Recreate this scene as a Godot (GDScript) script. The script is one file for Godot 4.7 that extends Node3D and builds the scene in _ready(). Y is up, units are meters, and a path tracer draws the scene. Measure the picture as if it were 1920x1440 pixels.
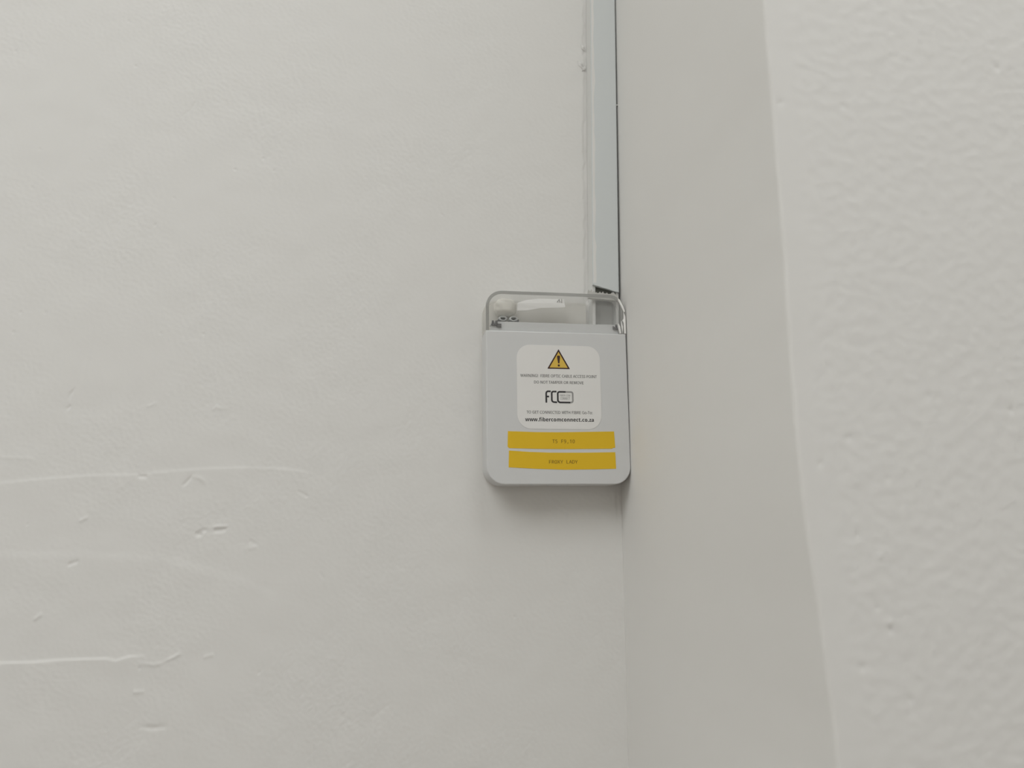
extends Node3D
# A fibre access box on a painted plaster wall, beside a pier. Helpers take millimetres; MM turns them into metres.
const MM := 0.001
const Y0 := 1.6            # height of the wall's zero mark above the floor
const PIER_Z := 213.0      # how far the pier stands out from the wall

var m_wall: StandardMaterial3D
var m_cover: StandardMaterial3D
var m_trunk: StandardMaterial3D


func _ready() -> void:
	# ---- camera, light, exposure
	var cam := Camera3D.new()
	cam.name = "camera"
	cam.position = Vector3(-0.14702, 1.55, 0.478)
	cam.rotation_degrees = Vector3(10.26, -9.4, -0.16)
	var lens := CameraAttributesPhysical.new()
	lens.frustum_focal_length = 25.0
	lens.exposure_aperture = 6.0
	lens.frustum_focus_distance = 0.47
	lens.frustum_near = 0.02
	lens.frustum_far = 50.0
	cam.attributes = lens
	cam.fov = 51.282
	add_child(cam)
	cam.current = true
	var env := Environment.new()
	env.background_mode = Environment.BG_COLOR
	env.background_color = Color(0.5, 0.52, 0.55)
	env.tonemap_mode = Environment.TONE_MAPPER_LINEAR
	env.tonemap_exposure = 0.88
	env.sdfgi_enabled = true
	env.ssao_enabled = true
	env.ssil_enabled = true
	var we := WorldEnvironment.new()
	we.name = "world_environment"
	we.environment = env
	add_child(we)
	unseen_ceiling_light(Vector3(-1.3, 3.1, 1.6), Vector2(1.6, 1.6), 2.95, "left")
	unseen_ceiling_light(Vector3(0.5, 3.1, 0.75), Vector2(1.2, 1.2), 1.9, "right")

	# ---- materials
	m_wall = mat(Color(0.885, 0.880, 0.868), 0.75)
	m_cover = mat(Color(0.825, 0.827, 0.826), 0.42)
	m_trunk = mat(Color(0.825, 0.84, 0.84), 0.5)

	room()
	wall_back()
	wall_pier()
	trunking()
	access_box()


# ------------------------------------------------------------------ helpers
func mat(c: Color, rough: float, metal := 0.0) -> StandardMaterial3D:
	var m := StandardMaterial3D.new()
	m.albedo_color = c
	m.roughness = rough
	m.metallic = metal
	return m


func new_st() -> SurfaceTool:
	var st := SurfaceTool.new()
	st.begin(Mesh.PRIMITIVE_TRIANGLES)
	return st


func build(st: SurfaceTool, called: String, m: Material, parent: Node = self) -> MeshInstance3D:
	st.generate_normals()
	var o := MeshInstance3D.new()
	o.name = called
	o.mesh = st.commit()
	o.material_override = m
	parent.add_child(o, true)
	return o


func thing(called: String, label: String, category: String, at: Vector3) -> Node3D:
	var o := Node3D.new()
	o.name = called
	o.position = at
	o.set_meta("label", label)
	o.set_meta("category", category)
	add_child(o, true)
	return o


func tri(st: SurfaceTool, a: Vector3, b: Vector3, c: Vector3) -> void:
	st.add_vertex(a * MM)
	st.add_vertex(b * MM)
	st.add_vertex(c * MM)


# A rounded rectangle, counter-clockwise, drawn in by «inset»; radii for the corners bottom left, bottom right, top right, top left.
func rrect(x0: float, y0: float, x1: float, y1: float, radii: Array, inset := 0.0, n := 12) -> PackedVector2Array:
	var out := PackedVector2Array()
	var sx := [0.0, 1.0, 1.0, 0.0]
	var sy := [0.0, 0.0, 1.0, 1.0]
	for k in 4:
		var r: float = maxf(float(radii[k]) - inset, 0.03)
		var cx: float = (x0 + inset + r) if sx[k] == 0.0 else (x1 - inset - r)
		var cy: float = (y0 + inset + r) if sy[k] == 0.0 else (y1 - inset - r)
		for i in n + 1:
			var a: float = PI + PI / 2.0 * k + PI / 2.0 * i / n
			out.append(Vector2(cx + r * cos(a), cy + r * sin(a)))
	return out


func ccw(pts: PackedVector2Array) -> PackedVector2Array:
	if Geometry2D.is_polygon_clockwise(pts):
		pts.reverse()
	return pts


# A solid from outlines of equal point counts, the first at the back; smooth sides, flat caps.
func prism(st: SurfaceTool, rings: Array, zs: Array, smooth := true) -> void:
	var n: int = rings[0].size()
	st.set_smooth_group(1 if smooth else 0xFFFFFFFF)
	for k in rings.size() - 1:
		for i in n:
			var j := (i + 1) % n
			var a := Vector3(rings[k][i].x, rings[k][i].y, zs[k])
			var b := Vector3(rings[k][j].x, rings[k][j].y, zs[k])
			var c := Vector3(rings[k + 1][j].x, rings[k + 1][j].y, zs[k + 1])
			var d := Vector3(rings[k + 1][i].x, rings[k + 1][i].y, zs[k + 1])
			tri(st, a, d, c)
			tri(st, a, c, b)
	st.set_smooth_group(0xFFFFFFFF)
	var last := rings.size() - 1
	for cap in [0, last]:
		var pts: PackedVector2Array = rings[cap]
		var idx := Geometry2D.triangulate_polygon(pts)
		for t in range(0, idx.size(), 3):
			var p := [pts[idx[t]], pts[idx[t + 1]], pts[idx[t + 2]]]
			var turn: float = (p[1] - p[0]).cross(p[2] - p[0])
			if (turn > 0.0) == (cap == last):
				p.reverse()
			tri(st, Vector3(p[0].x, p[0].y, zs[cap]), Vector3(p[1].x, p[1].y, zs[cap]), Vector3(p[2].x, p[2].y, zs[cap]))


func flat_prism(st: SurfaceTool, pts: PackedVector2Array, z0: float, z1: float, smooth := false) -> void:
	pts = ccw(pts)
	prism(st, [pts, pts], [z0, z1], smooth)


func box(st: SurfaceTool, lo: Vector3, hi: Vector3) -> void:
	flat_prism(st, PackedVector2Array([Vector2(lo.x, lo.y), Vector2(hi.x, lo.y), Vector2(hi.x, hi.y), Vector2(lo.x, hi.y)]), lo.z, hi.z)


# A rounded block: rounded-rectangle outline with a filleted front edge.
func plate(st: SurfaceTool, x0: float, y0: float, x1: float, y1: float, radii: Array, z0: float, z1: float, fillet: float, steps := 5) -> void:
	var rings := [rrect(x0, y0, x1, y1, radii)]
	var zs := [z0]
	for k in steps + 1:
		var a := PI / 2.0 * k / steps
		rings.append(rrect(x0, y0, x1, y1, radii, fillet * (1.0 - cos(a))))
		zs.append(z1 - fillet + fillet * sin(a))
	prism(st, rings, zs)


func stroke(st: SurfaceTool, pts: PackedVector2Array, width: float, z0: float, z1: float) -> void:
	for poly in Geometry2D.offset_polyline(pts, width / 2.0, Geometry2D.JOIN_ROUND, Geometry2D.END_BUTT):
		flat_prism(st, poly, z0, z1)


# Lettering as a thin mesh: «at» is the left end of the baseline, fitted to a width and a capital height.
func lettering(words: String, font_name: String, weight: int, at: Vector3, width: float, cap: float, m: Material, parent: Node) -> void:
	var f := SystemFont.new()
	f.font_names = PackedStringArray([font_name])
	f.font_weight = weight
	var size := []
	var made: TextMesh
	for w in ["H", words]:
		made = TextMesh.new()
		made.font = f
		made.font_size = 64
		made.pixel_size = 0.01
		made.depth = 0.02
		made.curve_step = 1.0
		made.text = w
		made.horizontal_alignment = HORIZONTAL_ALIGNMENT_LEFT
		made.vertical_alignment = VERTICAL_ALIGNMENT_BOTTOM
		size.append(made.get_aabb())
	var sx: float = width / size[1].size.x
	var sy: float = cap / size[0].size.y
	var o := MeshInstance3D.new()
	o.name = "lettering"
	o.mesh = made
	o.material_override = m
	o.scale = Vector3(sx, sy, 2.0) * MM
	o.position = Vector3(at.x - size[1].position.x * sx, at.y - size[0].position.y * sy, at.z) * MM
	parent.add_child(o, true)


# ------------------------------------------------------------------ the room
func structure(o: Node3D) -> void:
	o.set_meta("kind", "structure")


func room() -> void:
	var paint := mat(Color(0.9, 0.895, 0.88), 0.8)
	var boards := mat(Color(0.50, 0.43, 0.37), 0.5)
	var spec := [
		["floor", Vector3(-2300, -1720, -120), Vector3(2700, -1600, 3600), boards],
		["ceiling", Vector3(-2300, 1500, -120), Vector3(2700, 1620, 3600), paint],
		["wall_left", Vector3(-2300, -1600, -120), Vector3(-2200, 1500, 3600), paint],
		["wall_right", Vector3(2600, -1600, -120), Vector3(2700, 1500, 3600), paint],
		["wall_front", Vector3(-2200, -1600, 3500), Vector3(2600, 1500, 3600), paint],
	]
	for s in spec:
		var st := new_st()
		box(st, s[1], s[2])
		var o := build(st, s[0], s[3])
		o.position = Vector3(0, Y0, 0)
		structure(o)


func unseen_ceiling_light(at: Vector3, size: Vector2, energy: float, which: String) -> void:  # unseen panel, added and placed for the light it gives
	var t := thing("unseen_ceiling_light", "unseen square white ceiling light panel with a slim frame, added to light the room, %s one of the two" % which, "light", at)
	var w := size.x * 500.0
	var h := size.y * 500.0
	var st := new_st()
	for s in [-1.0, 1.0]:
		box(st, Vector3(-w - 15, -30, s * (h + 7.5) - 7.5), Vector3(w + 15, 0, s * (h + 7.5) + 7.5))
		box(st, Vector3(s * (w + 7.5) - 7.5, -30, -h), Vector3(s * (w + 7.5) + 7.5, 0, h))
	build(st, "frame", mat(Color(0.9, 0.9, 0.9), 0.5), t)
	var glow := mat(Color(0.9, 0.9, 0.9), 0.6)
	glow.emission_enabled = true
	glow.emission = Color(0.982, 0.99, 0.987)
	glow.emission_energy_multiplier = 1.0
	var sd := new_st()
	box(sd, Vector3(-w, -20, -h), Vector3(w, -12, h))
	build(sd, "diffuser", glow, t)
	var l := AreaLight3D.new()
	l.name = "panel_light"
	l.area_size = size
	l.light_color = Color(0.982, 0.99, 0.987)
	l.light_energy = energy
	l.area_range = 8.0
	l.area_attenuation = 2.0
	l.shadow_enabled = true
	l.position = Vector3(0, -0.025, 0)
	l.rotation_degrees = Vector3(-90, 0, 0)
	t.add_child(l)


func noise(freq: float, octaves: int, seed_number: int) -> FastNoiseLite:
	var n := FastNoiseLite.new()
	n.noise_type = FastNoiseLite.TYPE_SIMPLEX_SMOOTH
	n.seed = seed_number
	n.frequency = freq
	n.fractal_type = FastNoiseLite.FRACTAL_FBM
	n.fractal_octaves = octaves
	return n


# Evenly spaced marks from a to b, then ever wider ones out to the far ends.
func marks(far_low: float, a: float, b: float, far_high: float, step: float) -> PackedFloat32Array:
	var out := PackedFloat32Array()
	var low := []
	var d := step * 2.0
	var p := a
	while p > far_low:
		p = maxf(p - d, far_low)
		low.append(p)
		d *= 1.6
	low.reverse()
	for v in low:
		out.append(v)
	var count := int(round((b - a) / step))
	for i in count + 1:
		out.append(a + (b - a) * i / count)
	d = step * 2.0
	p = b
	while p < far_high:
		p = minf(p + d, far_high)
		out.append(p)
		d *= 1.6
	return out


# A mesh from a grid of points (row after row), with normals from its neighbours.
func grid_mesh(pos: PackedVector3Array, nx: int, ny: int) -> ArrayMesh:
	var nor := PackedVector3Array()
	nor.resize(pos.size())
	var idx := PackedInt32Array()
	idx.resize((nx - 1) * (ny - 1) * 6)
	var k := 0
	for j in ny:
		var up := mini(j + 1, ny - 1) * nx
		var down := maxi(j - 1, 0) * nx
		for i in nx:
			var du: Vector3 = pos[j * nx + mini(i + 1, nx - 1)] - pos[j * nx + maxi(i - 1, 0)]
			var dv: Vector3 = pos[up + i] - pos[down + i]
			nor[j * nx + i] = du.cross(dv).normalized()
			if i < nx - 1 and j < ny - 1:
				var a := j * nx + i
				idx[k] = a
				idx[k + 1] = a + nx
				idx[k + 2] = a + nx + 1
				idx[k + 3] = a
				idx[k + 4] = a + nx + 1
				idx[k + 5] = a + 1
				k += 6
	var arrays := []
	arrays.resize(Mesh.ARRAY_MAX)
	arrays[Mesh.ARRAY_VERTEX] = pos
	arrays[Mesh.ARRAY_NORMAL] = nor
	arrays[Mesh.ARRAY_INDEX] = idx
	var mesh := ArrayMesh.new()
	mesh.add_surface_from_arrays(Mesh.PRIMITIVE_TRIANGLES, arrays)
	return mesh


func solid_into(mesh: ArrayMesh, lo: Vector3, hi: Vector3) -> void:
	var st := new_st()
	box(st, lo, hi)
	st.generate_normals()
	st.commit(mesh)


func seg_distance(p: Vector2, pts: Array) -> Vector2:   # (distance, share of the way along)
	var best := 1e9
	var along := 0.0
	for k in pts.size() - 1:
		var a := Vector2(pts[k][0], pts[k][1])
		var b := Vector2(pts[k + 1][0], pts[k + 1][1])
		var t := clampf((p - a).dot(b - a) / (b - a).length_squared(), 0.0, 1.0)
		var d := p.distance_to(a + (b - a) * t)
		if d < best:
			best = d
			along = (k + t) / (pts.size() - 1)
	return Vector2(best, along)


# How far the pier's flank stands off plumb, at a height.
func lean(y: float) -> float:
	return 0.0098 * clampf(y - 100.0, 0.0, 1700.0)


func wall_back() -> void:
	var xs := marks(-2200, -400, 4, 20, 0.8)
	var ys := marks(-1600, -215, 330, 1500, 0.8)
	var nx := xs.size()
	var ny := ys.size()
	var h := PackedFloat32Array()
	h.resize(nx * ny)
	var fine := noise(0.36, 3, 11)
	var broad := noise(0.035, 2, 12)
	var mask := noise(0.012, 2, 13)
	for j in ny:
		var y := ys[j]
		for i in nx:
			var x := xs[i]
			if x < -480.0 or y < -300.0 or y > 420.0:
				continue
			var rough := clampf(0.72 + 0.7 * mask.get_noise_2d(x, y) + 0.0012 * (x + 200.0), 0.2, 1.0)
			h[j * nx + i] = rough * 0.105 * fine.get_noise_2d(x * 0.8, y) + 0.16 * broad.get_noise_2d(x, y)
	# ledges left by the trowel: [points, height, how far it fades below, softness]
	var steps := [
		[[[-400.0, -118.8], [-348.9, -118.4], [-325.6, -118.6], [-312.6, -117.8], [-296.7, -117.7], [-288.7, -117.7], [-284.1, -118.9], [-278.0, -117.1], [-270.7, -116.8], [-265.6, -120.0]], 0.42, 16.0, 0.6],
		[[[-400.0, -27.5], [-358.6, -25.4], [-342.8, -23.6], [-316.0, -20.8], [-303.7, -19.8], [-279.4, -19.3], [-263.2, -17.1], [-240.3, -15.6], [-216.9, -14.8], [-199.1, -15.3], [-180.9, -18.8]], 0.2, 14.0, 0.8],
		[[[-400.0, -62.0], [-354.7, -62.8], [-306.8, -63.2], [-265.4, -65.3], [-222.3, -77.0], [-195.7, -90.4]], 0.22, 14.0, 3.0],
	]
	for s in steps:
		var pts: Array = s[0]
		for j in ny:
			var y := ys[j]
			if y < -215.0 or y > 20.0:
				continue
			for i in nx:
				var x := xs[i]
				var n: int = pts.size()
				if x < -400.0 or x > pts[n - 1][0]:
					continue
				var k := 0
				while k < n - 2 and pts[k + 1][0] < x:
					k += 1
				var line := lerpf(pts[k][1], pts[k + 1][1], (x - pts[k][0]) / (pts[k + 1][0] - pts[k][0]))
				var below := line - y
				if below < -4.0 * s[3] or below > 70.0:
					continue
				var ends := smoothstep(0.0, 12.0, pts[n - 1][0] - x)
				h[j * nx + i] += s[1] * ends * smoothstep(-s[3], s[3], below) * exp(-maxf(below, 0.0) / s[2])
	# scratches (hollow) and ridges (raised): [height, half width, points]
	var lines := [
		[-0.13, 0.8, [[-332.7, 176.9], [-333.4, 165.0], [-334.2, 151.5], [-335.7, 141.5], [-337.5, 133.1]]],
		[-0.09, 0.8, [[-318.7, 210.9], [-323.0, 198.3], [-325.2, 182.7], [-327.1, 170.6], [-328.5, 162.0]]],
		[-0.12, 0.9, [[-263.0, 223.3], [-264.0, 208.9], [-266.7, 203.3], [-270.5, 199.1]]],
		[-0.5, 0.9, [[-317.8, 28.0], [-319.3, 25.5], [-319.6, 22.7]]],
		[-0.4, 0.9, [[-251.0, -19.1], [-253.4, -22.7], [-256.0, -25.4]]],
		[-0.4, 0.8, [[-319.2, 18.2], [-320.2, 17.0]]],
		[-0.3, 0.8, [[-192.5, -28.7], [-188.0, -31.1]]],
		[-0.08, 0.9, [[-312.1, 45.9], [-313.9, 34.2]]],
		[-0.12, 0.9, [[-164.2, -151.6], [-152.4, -158.5]]],
		[-0.1, 0.9, [[-146.7, -153.1], [-138.1, -146.4]]],
		[-0.5, 0.8, [[-2.0, -26.5], [-3.0, -32.0], [-2.6, -40.1], [-1.8, -48.1]]],
		[-0.2, 0.8, [[-178.8, -74.6], [-177.2, -76.7]]],
		[-0.15, 0.9, [[-35.6, -52.8], [-36.4, -65.3]]],
		[0.35, 0.9, [[-242.3, 18.4], [-240.4, 19.6], [-237.6, 18.5]]],
		[0.18, 0.9, [[-277.8, 19.1], [-273.9, 20.8]]],
		[0.3, 0.9, [[-273.4, -135.6], [-269.3, -135.2]]],
		[-0.45, 1.1, [[-267.7, -153.3], [-263.1, -154.1], [-256.4, -153.5]]],
		[0.3, 0.9, [[-326.2, -96.5], [-323.7, -94.6]]],
		[-0.4, 0.9, [[-311.7, -68.3], [-308.1, -66.9]]],
		[0.3, 0.9, [[-307.8, -44.9], [-305.2, -43.4]]],
		[0.35, 0.9, [[-271.8, -120.6], [-264.1, -121.9], [-260.3, -120.9]]],
		[0.35, 0.9, [[-257.4, -119.4], [-252.1, -117.0]]],
		[0.3, 0.9, [[-238.5, -118.5], [-234.6, -117.5]]],
		[0.35, 1.0, [[-250.9, -20.3], [-247.1, -21.4], [-243.8, -24.1]]],
		[0.12, 0.9, [[-352.2, -10.6], [-335.9, -11.3]]],
		[0.25, 0.9, [[-220.0, -61.0], [-216.0, -60.1], [-212.3, -58.1]]],
		[-0.35, 1.1, [[-245.5, -51.0], [-242.5, -50.3]]],
		[-0.6, 0.9, [[-246.9, -52.4], [-245.0, -52.8]]],
		[-0.5, 1.2, [[-237.0, -50.6], [-232.5, -49.9]]],
		[0.4, 0.8, [[-237.6, -48.6], [-231.9, -48.4]]],
		[-0.5, 0.9, [[-279.4, -20.4], [-276.4, -20.6]]],
		[-0.3, 1.1, [[-217.6, -56.6], [-214.1, -58.6]]],
			]
	for d in [[-368.8, 232.0], [-349.6, 170.5], [-351.4, 146.3], [-300.6, 228.9], [-350.0, 71.3], [-337.2, 71.8], [-352.7, 59.7], [-222.7, 174.5], [-216.0, 167.0], [-250.7, 62.6], [-307.2, 258.5], [-335.2, -47.1], [-271.6, -123.4], [-209.6, -127.4], [-274.5, 62.0], [-268.4, 168.9], [-321.8, 166.2], [-282.2, 127.7], [-238.9, 166.0], [-112.6, 144.8], [-160.5, 166.8], [-272.9, 145.4], [-322.8, 120.9], [-67.0, -100.8]]:
		lines.append([-0.3, 0.55, [d, [d[0] + 0.5, d[1] + 0.1]]])
	for l in lines:
		var lo := Vector2(1e9, 1e9)
		var hi := Vector2(-1e9, -1e9)
		for q in l[2]:
			lo = lo.min(Vector2(q[0], q[1]))
			hi = hi.max(Vector2(q[0], q[1]))
		var reach: float = l[1] * 3.0
		for j in range(ys.bsearch(lo.y - reach), mini(ny, ys.bsearch(hi.y + reach))):
			for i in range(xs.bsearch(lo.x - reach), mini(nx, xs.bsearch(hi.x + reach))):
				var r := seg_distance(Vector2(xs[i], ys[j]), l[2])
				var taper: float = 1.0 if l[2].size() == 2 else 0.35 + 0.65 * sin(PI * clampf(r.y, 0.05, 0.95))
				h[j * nx + i] += 0.8 * l[0] * taper * exp(-r.x * r.x / (l[1] * l[1]))
	var pos := PackedVector3Array()
	pos.resize(nx * ny)
	for j in ny:
		var y := ys[j]
		for i in nx:
			var x := xs[i]
			var z := h[j * nx + i]
			if x > -26.0 and y > 93.0 and y < 420.0:
				var edge := -20.6 + 0.0135 * (y - 100.0) + 1.1 * mask.get_noise_2d(y * 6.0, 50.0)
				z -= 0.5 * smoothstep(edge - 0.6, edge + 0.6, x)
			if (x > -88.0 and y > -27.0 and y < 93.0) or (x > -20.0 and y > 90.0):
				z = minf(z, -0.02)
			pos[j * nx + i] = Vector3(x, y, z) * MM
	var mesh := grid_mesh(pos, nx, ny)
	solid_into(mesh, Vector3(-2200, -1600, -120), Vector3(2600, 1500, -4))
	var o := MeshInstance3D.new()
	o.name = "wall_back"
	o.mesh = mesh
	o.material_override = m_wall
	o.position = Vector3(0, Y0, 0)
	structure(o)
	add_child(o)
	# flakes of paint that curl off beside the trunking: [x, y, length, width, tilt, lift]
	for f in [[-18.8, 270.4, 5.0, 2.0, -62.0, 0.6], [-20.2, 256.8, 8.0, 2.6, -55.0, 0.9], [-18.4, 254.8, 4.6, 1.6, 55.0, 0.6]]:
		var st := new_st()
		st.set_smooth_group(1)
		var n := 7
		var row := []
		for k in n + 1:
			var u := -1.0 + 2.0 * k / n
			var half: float = f[3] / 2.0 * (1.0 - 0.75 * u * u) * (0.8 + 0.3 * sin(5.0 * k + f[0]))
			row.append([Vector3(u * f[2] / 2.0, -half, 0.0), Vector3(u * f[2] / 2.0, half, f[5] * (0.8 + 0.2 * cos(u * 3.0)))])
		for k in n:
			var a: Vector3 = row[k][0]
			var b: Vector3 = row[k + 1][0]
			var c: Vector3 = row[k + 1][1]
			var e: Vector3 = row[k][1]
			tri(st, a, e, c)
			tri(st, a, c, b)
			var back := Vector3(0, 0, -0.25)
			tri(st, a + back, c + back, e + back)
			tri(st, a + back, b + back, c + back)
			tri(st, e, e + back, c + back)
			tri(st, e, c + back, c)
		var flake := build(st, "paint_flake", m_wall, o)
		flake.position = Vector3(f[0], f[1], 0.25) * MM
		flake.rotation_degrees.z = f[4]


func wall_pier() -> void:
	# the profile, from the inner corner out along the flank, round the arris and along the face
	var prof := []     # [x, z, normal x, normal z, on the face]
	var r := 1.4
	var zs := marks(0, 1, PIER_Z - r, PIER_Z - r, 1.6)
	for z in zs:
		prof.append([0.0, z, -1.0, 0.0])
	for k in range(1, 12):
		var a := PI / 2.0 * k / 12.0
		prof.append([r - r * cos(a), PIER_Z - r + r * sin(a), -cos(a), sin(a)])
	for x in marks(r, r, 150, 2600, 0.8):
		prof.append([x, PIER_Z, 0.0, 1.0])
	var ys := marks(-1600, -210, 330, 1500, 0.9)
	var nx := prof.size()
	var ny := ys.size()
	var coarse := noise(0.16, 3, 21)
	var swell := noise(0.02, 2, 22)
	var soft := noise(0.05, 2, 23)
	var dots := [[3.3, 112.3, -1], [100.8, 136.6, -1], [29.4, 113.2, -1], [88.4, -6.5, -1], [34.1, -32.6, -1], [22.5, -77.6, -1], [26.6, -85.4, -1], [26.9, -82.6, 1], [8.2, -27.5, -1], [19.3, -52.5, -1], [13.9, -97.3, -1], [30.5, -108.3, -1], [54.1, -1.2, -1], [20.2, -17.7, -1], [27.0, -60.0, 1]]
	var pos := PackedVector3Array()
	pos.resize(nx * ny)
	for j in ny:
		var y := ys[j]
		var near := y > -260.0 and y < 380.0
		var off := lean(y)
		# the arris runs a little out of true
		var out := 7.5 * smoothstep(-10.0, -140.0, y) - 2.4 * smoothstep(60.0, 170.0, y)
		if near:
			out += 0.35 * swell.get_noise_2d(y * 0.9, 900.0)
		for i in nx:
			var q: Array = prof[i]
			var x: float = q[0]
			var z: float = q[1]
			var h := 0.0
			if near and x < 240.0:
				if q[3] < 0.5:
					h = (0.12 * soft.get_noise_2d(z * 0.6, y * 0.35)) * smoothstep(0.0, 60.0, z)
				else:
					var w := smoothstep(3.0, 16.0, x)
					h = 0.095 * w * coarse.get_noise_2d(x * 0.75, y * 1.15) + 0.06 * swell.get_noise_2d(x, y)
					for d in dots:
						var dd: float = (x - d[0]) * (x - d[0]) + (y - d[1]) * (y - d[1])
						if dd < 9.0:
							h += 0.22 * d[2] * exp(-dd / 1.4)
			var shift := off + out * pow(z / PIER_Z, 1.5) * clampf(1.0 - x / 200.0, 0.0, 1.0)
			pos[j * nx + i] = Vector3(x + shift * (1.0 if x < 2500.0 else 0.0) + q[2] * h, y, z + q[3] * h) * MM
	var mesh := grid_mesh(pos, nx, ny)
	solid_into(mesh, Vector3(25, -1600, -3), Vector3(2600, 1500, 190))
	var o := MeshInstance3D.new()
	o.name = "wall_pier"
	o.mesh = mesh
	o.material_override = m_wall
	o.position = Vector3(0, Y0, 0)
	structure(o)
	add_child(o)


# ------------------------------------------------------------------ cable trunking
func trunking() -> void:
	var t := thing("cable_trunking", "narrow white plastic cable trunking running up the wall, cut ragged above the box", "trunking", Vector3(-18.4 * MM, Y0 + 99.5 * MM, 0))
	t.rotation.z = -0.0135
	var top := 1398.0
	var st := new_st()
	box(st, Vector3(0.0, -27.0, 0.0), Vector3(16.9, top, 1.3))
	box(st, Vector3(0.0, -27.0, 1.3), Vector3(1.9, top, 10.4))
	box(st, Vector3(15.2, -27.0, 1.3), Vector3(16.9, top, 10.4))
	var base := build(st, "base_channel", mat(Color(0.86, 0.86, 0.85), 0.6), t)
	base.set_meta("label", "open channel of the trunking")
	# the lid: ragged at the bottom, long edges rounded
	var rag := PackedVector2Array([Vector2(0.0, 0.3), Vector2(0.25, 1.2), Vector2(0.7, 0.2), Vector2(1.3, 0.0), Vector2(2.2, -0.5), Vector2(4.8, -1.1), Vector2(7.2, -1.5), Vector2(10.3, -2.15), Vector2(13.1, -2.95), Vector2(15.2, -3.4), Vector2(16.9, -3.5)])
	var rings := []
	var zs := []
	for k in 7:
		var a := PI / 2.0 * maxi(k - 1, 0) / 5.0
		var inset := 0.0 if k == 0 else 0.8 * (1.0 - cos(a))
		var pts := PackedVector2Array()
		for p in rag:
			pts.append(Vector2(8.45 + (p.x - 8.45) * (8.45 - inset) / 8.45, p.y + 0.3 * inset))
		pts.append(Vector2(16.9 - inset, top))
		pts.append(Vector2(inset, top))
		rings.append(pts)
		zs.append(10.4 if k == 0 else 11.3 + 0.8 * sin(a))
	var sl := new_st()
	prism(sl, rings, zs, false)
	# a shred of plastic bent up at the torn corner
	var curl := PackedVector2Array([Vector2(0.1, 0.9), Vector2(0.6, 0.1), Vector2(2.8, -0.5), Vector2(5.0, -0.9), Vector2(3.2, 0.35), Vector2(1.5, 0.9), Vector2(0.9, 1.7)])
	flat_prism(sl, curl, 11.9, 12.7)
	build(sl, "lid", m_trunk, t)
	# wall paint smeared over the lid's left edge
	var smear := new_st()
	var wob := noise(0.06, 3, 41)
	var py := 1.6
	while py < 330.0:
		var w0 := 1.9 + 1.3 * wob.get_noise_1d(py)
		var w1 := 1.9 + 1.3 * wob.get_noise_1d(py + 6.0)
		flat_prism(smear, PackedVector2Array([Vector2(0.35, py), Vector2(w0, py), Vector2(w1, py + 6.0), Vector2(0.35, py + 6.0)]), 12.0, 12.16)
		py += 6.0
	build(smear, "paint_smear", m_wall, t)
	var sq := new_st()  # added dark block, gives the torn end its inner shade
	box(sq, Vector3(2.4, -4.4, 1.3), Vector3(14.8, 60.0, 9.2))
	build(sq, "shade_block", mat(Color(0.42, 0.425, 0.40), 0.9), t).set_meta("label", "dark grey block added for the shade inside the torn end")
	var sf := new_st()
	box(sf, Vector3(16.8, 124.2, 9.0), Vector3(17.9, 124.8, 11.4))
	build(sf, "paint_fleck", m_wall, t)


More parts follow.
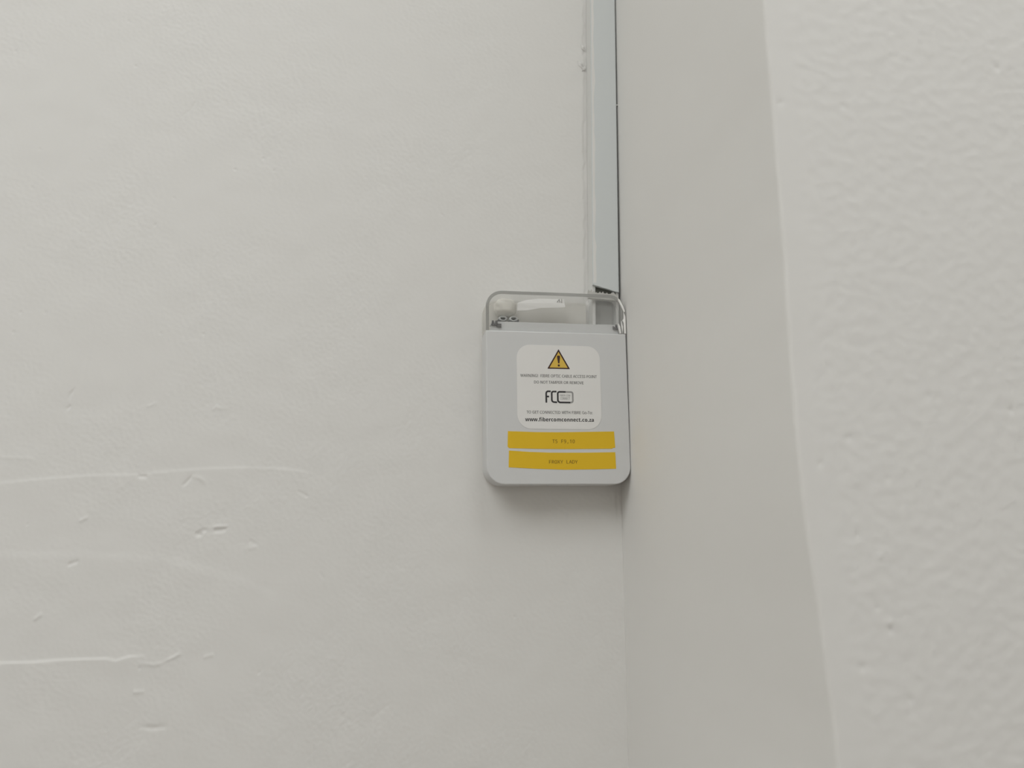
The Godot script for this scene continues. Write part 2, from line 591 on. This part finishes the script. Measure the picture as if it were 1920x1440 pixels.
# ------------------------------------------------------------------ the access box
func access_box() -> void:
	var t := thing("fibre_access_box", "white plastic fibre optic box with clear top end, warning sticker and two yellow tapes", "box", Vector3(-43.08 * MM, Y0 - 24.8 * MM, 0))
	t.rotation.z = 0.009
	var grey_back := mat(Color(0.875, 0.865, 0.84), 0.6)
	var clear := mat(Color(0.93, 0.94, 0.93, 0.02), 0.08)
	clear.transparency = BaseMaterial3D.TRANSPARENCY_ALPHA
	var rim_mat := mat(Color(0.88, 0.875, 0.86, 0.18), 0.35)
	rim_mat.transparency = BaseMaterial3D.TRANSPARENCY_ALPHA
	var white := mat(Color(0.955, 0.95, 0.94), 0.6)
	var dark := mat(Color(0.36, 0.355, 0.36), 0.5)
	var black := mat(Color(0.13, 0.12, 0.125), 0.6)

	# back plate, notched where the trunking comes in
	var st := new_st()
	var outline := rrect(-42.6, 0.4, 42.6, 115.4, [10, 10, 10, 10])
	var notch := PackedVector2Array([Vector2(23.6, 97), Vector2(44, 97), Vector2(44, 118), Vector2(23.6, 118)])
	for piece in Geometry2D.clip_polygons(outline, notch):
		flat_prism(st, piece, 0.0, 1.4, true)
	build(st, "base_plate", grey_back, t)

	# opaque cover over the lower four fifths
	var sc := new_st()
	plate(sc, -43, 0, 43, 91.1, [10.5, 10.5, 0.2, 0.2], 1.5, 21.0, 0.7)
	build(sc, "cover_plate", m_cover, t)

	# moulded wall of the clear end, cut away behind for the trunking
	var path := PackedVector2Array([Vector2(-43, 91.1)])
	for i in 13:
		var a := PI - PI / 2.0 * i / 12.0
		path.append(Vector2(-33 + 10 * cos(a), 105.8 + 10 * sin(a)))
	for x in [-20.0, 0.0, 22.9, 23.5]:
		path.append(Vector2(x, 115.8))
	for i in 13:
		var a := PI / 2.0 - PI / 2.0 * i / 12.0
		path.append(Vector2(33 + 10 * cos(a), 105.8 + 10 * sin(a)))
	path.append(Vector2(43, 91.1))
	var sr := new_st()
	sr.set_smooth_group(0xFFFFFFFF)
	var wall := 1.9
	var inner := PackedVector2Array()
	for i in path.size():
		var d := (path[mini(i + 1, path.size() - 1)] - path[maxi(i - 1, 0)]).normalized()
		inner.append(path[i] + Vector2(d.y, -d.x) * wall)
	inner[0] = Vector2(-43 + wall, 91.1)
	inner[path.size() - 1] = Vector2(43 - wall, 91.1)
	for i in path.size() - 1:
		var low := 12.6 if path[i].x > 23.2 else 1.5
		var o0 := Vector3(path[i].x, path[i].y, low)
		var o1 := Vector3(path[i + 1].x, path[i + 1].y, low)
		var i0 := Vector3(inner[i].x, inner[i].y, low)
		var i1 := Vector3(inner[i + 1].x, inner[i + 1].y, low)
		var f := Vector3(0, 0, 20.2 - low)
		tri(sr, o0, o1 + f, o1)
		tri(sr, o0, o0 + f, o1 + f)
		tri(sr, i0, i1, i1 + f)
		tri(sr, i0, i1 + f, i0 + f)
		tri(sr, o0 + f, i1 + f, o1 + f)
		tri(sr, o0 + f, i0 + f, i1 + f)
		tri(sr, o0, o1, i1)
		tri(sr, o0, i1, i0)
	var rim := build(sr, "clear_rim", rim_mat, t)
	rim.set_meta("label", "moulded wall of the clear end")
	# its front edge, thick clear plastic seen end on
	var sv := new_st()
	sv.set_smooth_group(0xFFFFFFFF)
	for i in path.size() - 1:
		var o0 := Vector3(path[i].x, path[i].y, 20.25)
		var o1 := Vector3(path[i + 1].x, path[i + 1].y, 20.25)
		var i0 := Vector3(inner[i].x, inner[i].y, 20.25)
		var i1 := Vector3(inner[i + 1].x, inner[i + 1].y, 20.25)
		var g := Vector3(0, 0, 0.3)
		tri(sv, o0 + g, i1 + g, o1 + g)
		tri(sv, o0 + g, i0 + g, i1 + g)
		tri(sv, i0, i1, i1 + g)
		tri(sv, i0, i1 + g, i0 + g)
	var lip_mat := mat(Color(0.57, 0.57, 0.555, 0.72), 0.4)
	lip_mat.transparency = BaseMaterial3D.TRANSPARENCY_ALPHA
	build(sv, "clear_lip", lip_mat, t)
	var sw := new_st()
	plate(sw, -43, 91.1, 43, 115.8, [0.2, 0.2, 10, 10], 20.6, 20.95, 0.2, 3)
	build(sw, "clear_window", clear, t)

	# what shows inside
	var sg := new_st()
	flat_prism(sg, PackedVector2Array([Vector2(-40.6, 89), Vector2(39.4, 89), Vector2(39.0, 97.4), Vector2(-39.0, 97.4), Vector2(-39.5, 95.0)]), 17.2, 18.0)
	box(sg, Vector3(-39.0, 96.6, 8.0), Vector3(39.0, 97.4, 17.2))
	build(sg, "inner_ledge", m_cover, t)
	var sl := new_st()
	box(sl, Vector3(-39.1, 95.8, 18.0), Vector3(-37.9, 97.6, 19.2))
	box(sl, Vector3(-37.0, 95.8, 18.0), Vector3(-35.7, 97.6, 19.2))
	box(sl, Vector3(-39.4, 94.7, 18.0), Vector3(-35.8, 95.7, 19.2))
	box(sl, Vector3(-36.2, 93.7, 18.0), Vector3(-33.5, 95.8, 19.2))
	build(sl, "latch", dark, t).set_meta("label", "small dark grey latch")
	var sk := new_st()
	flat_prism(sk, PackedVector2Array([Vector2(35.7, 94.4), Vector2(39.5, 94.4), Vector2(39.5, 95.3), Vector2(37.8, 95.2), Vector2(35.7, 96.4)]), 18.0, 19.2)
	box(sk, Vector3(37.4, 96.0, 18.0), Vector3(38.3, 97.4, 19.0))
	box(sk, Vector3(38.9, 95.2, 18.0), Vector3(39.5, 97.4, 19.0))
	build(sk, "latch", dark, t).set_meta("label", "small dark grey latch")

	var lumps := noise(0.16, 3, 31)
	var sp := new_st()
	sp.set_smooth_group(1)
	var rows := 20
	var cols := 28
	var ball := []
	for j in rows + 1:
		var v := -PI / 2.0 + PI * j / rows
		for i in cols + 1:
			var u := TAU * (i % cols) / cols
			var d := Vector3(cos(v) * cos(u), sin(v), cos(v) * sin(u))
			var s := 1.0 + 0.16 * lumps.get_noise_3d(d.x * 9.0, d.y * 9.0, d.z * 9.0)
			ball.append(Vector3(-29.4, 108.6, 8.2) + Vector3(signf(d.x) * pow(absf(d.x), 0.75) * 6.6, signf(d.y) * pow(absf(d.y), 0.8) * 5.6, d.z * 6.6) * s)
	for j in rows:
		for i in cols:
			var a: Vector3 = ball[j * (cols + 1) + i]
			var b: Vector3 = ball[j * (cols + 1) + i + 1]
			var c: Vector3 = ball[(j + 1) * (cols + 1) + i + 1]
			var e: Vector3 = ball[(j + 1) * (cols + 1) + i]
			tri(sp, a, c, e)
			tri(sp, a, b, c)
	build(sp, "foam_plug", mat(Color(0.92, 0.91, 0.88), 0.9), t).set_meta("label", "cream lump of filler foam")

	var steel := mat(Color(0.74, 0.745, 0.74), 0.45)
	for cx in [-31.7, -25.2]:
		var sn := new_st()
		sn.set_smooth_group(1)
		var n := 24
		for k in n:
			var quad := []
			for q in [k, k + 1]:
				var a: float = TAU * q / n
				for ring in [[1.0, 1.4], [1.0, 14.4], [0.62, 14.9], [0.55, 10.0]]:
					quad.append(Vector3(cx + 2.7 * ring[0] * cos(a), 100.3 + 1.5 * ring[0] * sin(a), ring[1]))
			for s in 3:
				tri(sn, quad[s], quad[s + 1], quad[s + 5])
				tri(sn, quad[s], quad[s + 5], quad[s + 4])
		build(sn, "grommet", steel, t)
	var sb := new_st()
	flat_prism(sb, PackedVector2Array([Vector2(-36.0, 98.2), Vector2(-32.8, 98.2), Vector2(-33.3, 101.0)]), 13.0, 14.0)
	box(sb, Vector3(-36.0, 97.5, 13.0), Vector3(-22.0, 98.6, 14.0))
	box(sb, Vector3(-24.2, 98.2, 13.0), Vector3(-21.9, 100.0, 14.2))
	build(sb, "splice_bracket", dark, t)

	var sd := new_st()  # bright reflection in the clear end, shaped as a folded white sheet
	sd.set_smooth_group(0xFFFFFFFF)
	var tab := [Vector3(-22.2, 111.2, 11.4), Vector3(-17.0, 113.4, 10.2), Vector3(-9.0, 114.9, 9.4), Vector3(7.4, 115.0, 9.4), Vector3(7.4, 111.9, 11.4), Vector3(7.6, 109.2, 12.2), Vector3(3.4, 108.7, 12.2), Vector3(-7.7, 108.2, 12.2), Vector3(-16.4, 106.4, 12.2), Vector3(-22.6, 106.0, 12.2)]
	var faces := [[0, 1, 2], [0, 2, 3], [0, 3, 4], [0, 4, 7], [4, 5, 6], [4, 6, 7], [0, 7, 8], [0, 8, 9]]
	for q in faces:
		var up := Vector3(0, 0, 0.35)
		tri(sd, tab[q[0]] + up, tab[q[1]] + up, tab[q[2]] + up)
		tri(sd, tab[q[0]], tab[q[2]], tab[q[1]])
	var tabpart := build(sd, "reflection_tab", white, t)
	tabpart.set_meta("label", "folded white tab standing in for a bright reflection")
	var sm := new_st()
	stroke(sm, PackedVector2Array([Vector2(2.6, 112.3), Vector2(4.0, 114.2), Vector2(4.4, 112.6)]), 0.45, 11.8, 12.0)
	stroke(sm, PackedVector2Array([Vector2(5.6, 114.6), Vector2(5.4, 112.0)]), 0.45, 11.8, 12.0)
	build(sm, "pencil_mark", mat(Color(0.55, 0.54, 0.53), 0.7), tabpart)

	# broken plastic: white stress marks down the right edge, teeth left above the top edge
	var sx := new_st()
	for poly in [
		[[38.8, 113.6], [40.0, 112.6], [42.0, 108.6], [43.0, 105.4], [42.3, 104.8], [40.8, 108.4], [39.1, 111.8]],
		[[42.1, 105.0], [43.1, 102.0], [43.1, 91.4], [42.0, 91.4], [41.9, 98.0], [41.2, 99.6], [42.0, 101.0]],
		[[38.6, 97.8], [39.6, 95.6], [40.0, 91.4], [39.3, 91.4], [38.5, 95.6]],
		[[40.6, 99.4], [41.3, 95.6], [41.0, 91.6], [40.5, 95.6]],
	]:
		var pts := PackedVector2Array()
		for p in poly:
			pts.append(Vector2(p[0], p[1]))
		flat_prism(sx, pts, 19.4, 21.08)
	build(sx, "chipped_edge", white, t).set_meta("label", "whitened chips along the broken right edge")
	var teeth := PackedVector2Array([Vector2(22.0, 115.4), Vector2(41.2, 114.2), Vector2(41.0, 117.40), Vector2(39.6, 118.30), Vector2(38.6, 119.56), Vector2(37.4, 119.47), Vector2(36.6, 118.48), Vector2(34.8, 118.39), Vector2(34.2, 119.29), Vector2(33.4, 118.57), Vector2(32.2, 118.66), Vector2(31.7, 119.92), Vector2(31.0, 118.84), Vector2(30.2, 118.84), Vector2(29.8, 119.83), Vector2(29.1, 118.93), Vector2(27.8, 118.66), Vector2(27.4, 119.47), Vector2(26.9, 118.84), Vector2(26.3, 120.46), Vector2(25.7, 119.02), Vector2(25.0, 119.20), Vector2(24.3, 121.36), Vector2(23.6, 119.38), Vector2(22.6, 120.64)])
	var se := new_st()
	flat_prism(se, teeth, 11.0, 13.5)
	build(se, "ragged_edge", mat(Color(0.76, 0.755, 0.735), 0.7), t).set_meta("label", "jagged broken plastic above the clear end")

	# warning sticker
	var paper := mat(Color(0.90, 0.895, 0.885), 0.55)
	var ss := new_st()
	plate(ss, -24.8, 32.4, 26.1, 82.8, [8.5, 8.5, 8.0, 8.0], 21.0, 21.14, 0.04, 2)
	var sticker := build(ss, "warning_sticker", paper, t)
	sticker.set_meta("label", "white square sticker with rounded corners and a warning triangle")
	var maroon := mat(Color(0.22, 0.10, 0.10), 0.6)
	var s1 := new_st()
	flat_prism(s1, PackedVector2Array([Vector2(-6.2, 68.5), Vector2(7.3, 68.5), Vector2(7.3, 68.8), Vector2(0.8, 80.4), Vector2(0.6, 80.4), Vector2(-6.2, 68.8)]), 21.14, 21.18)
	build(s1, "warning_triangle", maroon, sticker)
	var s2 := new_st()
	flat_prism(s2, PackedVector2Array([Vector2(-5.0, 69.25), Vector2(6.1, 69.25), Vector2(0.65, 78.9)]), 21.18, 21.20)
	build(s2, "yellow_field", mat(Color(0.86, 0.72, 0.30), 0.55), sticker)
	var s3 := new_st()
	flat_prism(s3, PackedVector2Array([Vector2(0.25, 71.9), Vector2(1.05, 71.9), Vector2(1.55, 76.0), Vector2(1.35, 76.6), Vector2(-0.15, 76.6), Vector2(-0.35, 76.0)]), 21.20, 21.22)
	var dot := PackedVector2Array()
	for k in 16:
		dot.append(Vector2(0.65 + 0.66 * cos(TAU * k / 16.0), 70.6 + 0.66 * sin(TAU * k / 16.0)))
	flat_prism(s3, dot, 21.20, 21.22)
	build(s3, "exclamation_mark", maroon, sticker)
	lettering("WARNING!  FIBRE OPTIC CABLE ACCESS POINT", "Droid Sans", 400, Vector3(-22.7, 63.3, 21.17), 46.5, 1.72, black, sticker)
	lettering("DO NOT TAMPER OR REMOVE", "Droid Sans", 400, Vector3(-14.5, 59.45, 21.17), 30.0, 1.68, black, sticker)
	lettering("TO GET CONNECTED WITH FIBRE Go-To:", "Droid Sans", 400, Vector3(-19.3, 41.5, 21.17), 39.8, 1.68, black, sticker)
	lettering("www.fibercomconnect.co.za", "Droid Sans", 700, Vector3(-20.2, 36.95, 21.17), 41.4, 2.2, black, sticker)
	# the emblem, drawn as strokes
	var ink := mat(Color(0.17, 0.16, 0.17), 0.6)
	var pale := mat(Color(0.60, 0.595, 0.59), 0.6)
	var s4 := new_st()
	for l in [[[335, 725], [335, 300], [350, 245], [400, 208], [540, 208]], [[370, 445], [460, 445]], [[800, 215], [650, 215], [602, 235], [582, 290], [582, 600], [602, 658], [655, 692], [815, 702]], [[1205, 225], [920, 225], [872, 248], [852, 300], [852, 610], [872, 662], [935, 705], [1415, 705]]]:
		stroke(s4, emblem(l), 0.99, 21.14, 21.18)
	build(s4, "emblem", ink, sticker)
	var s5 := new_st()
	stroke(s5, emblem([[1205, 225], [1450, 225], [1508, 248], [1525, 300], [1525, 630], [1505, 682], [1420, 705]]), 0.95, 21.14, 21.18)
	build(s5, "emblem", pale, sticker)
	var small := mat(Color(0.52, 0.515, 0.52), 0.6)
	var e0 := emblem([[950, 428], [1410, 345]])
	lettering("FIBER COM", "Droid Sans", 400, Vector3(e0[0].x, e0[0].y, 21.17), e0[1].x - e0[0].x, e0[1].y - e0[0].y, small, sticker)
	var e1 := emblem([[960, 578], [1395, 470]])
	lettering("CONNECT", "Droid Sans", 400, Vector3(e1[0].x, e1[0].y, 21.17), e1[1].x - e1[0].x, e1[1].y - e1[0].y, small, sticker)

	# two strips of yellow label tape
	var yellow := mat(Color(0.89, 0.73, 0.10), 0.5)
	var print_ink := mat(Color(0.42, 0.31, 0.05), 0.6)
	var sy := new_st()
	flat_prism(sy, PackedVector2Array([Vector2(-30.5, 31.0), Vector2(-30.8, 22.0), Vector2(-29.9, 21.1), Vector2(-14, 20.75), Vector2(3, 20.65), Vector2(20, 20.85), Vector2(31.8, 21.0), Vector2(32.3, 21.5), Vector2(33.8, 21.6), Vector2(33.4, 31.3), Vector2(16, 30.9), Vector2(-1, 30.55), Vector2(-14, 30.55)]), 21.0, 21.13)
	var tape := build(sy, "tape_label", yellow, t)
	tape.set_meta("label", "upper strip of yellow label tape")
	lettering("T5 F9,10", "Droid Sans Mono", 400, Vector3(-4.2, 24.2, 21.16), 13.4, 2.1, print_ink, tape)
	var sz := new_st()
	flat_prism(sz, PackedVector2Array([Vector2(-30.0, 19.7), Vector2(-30.3, 10.0), Vector2(-14, 9.15), Vector2(3, 8.65), Vector2(20, 8.85), Vector2(33.9, 9.2), Vector2(33.7, 18.95), Vector2(14, 18.6), Vector2(-6, 18.55), Vector2(-18, 18.95)]), 21.0, 21.13)
	var tape2 := build(sz, "tape_label", yellow, t)
	tape2.set_meta("label", "lower strip of yellow label tape")
	lettering("FROXY LADY", "Droid Sans Mono", 400, Vector3(-6.4, 12.2, 21.16), 17.1, 2.0, print_ink, tape2)


func emblem(list: Array) -> PackedVector2Array:
	var out := PackedVector2Array()
	for p in list:
		out.append(Vector2(-8.0 + (p[0] / 24.0 - 12.0) * 0.3245, 55.3 - (p[1] / 24.0 - 7.3) * 0.317))
	return out
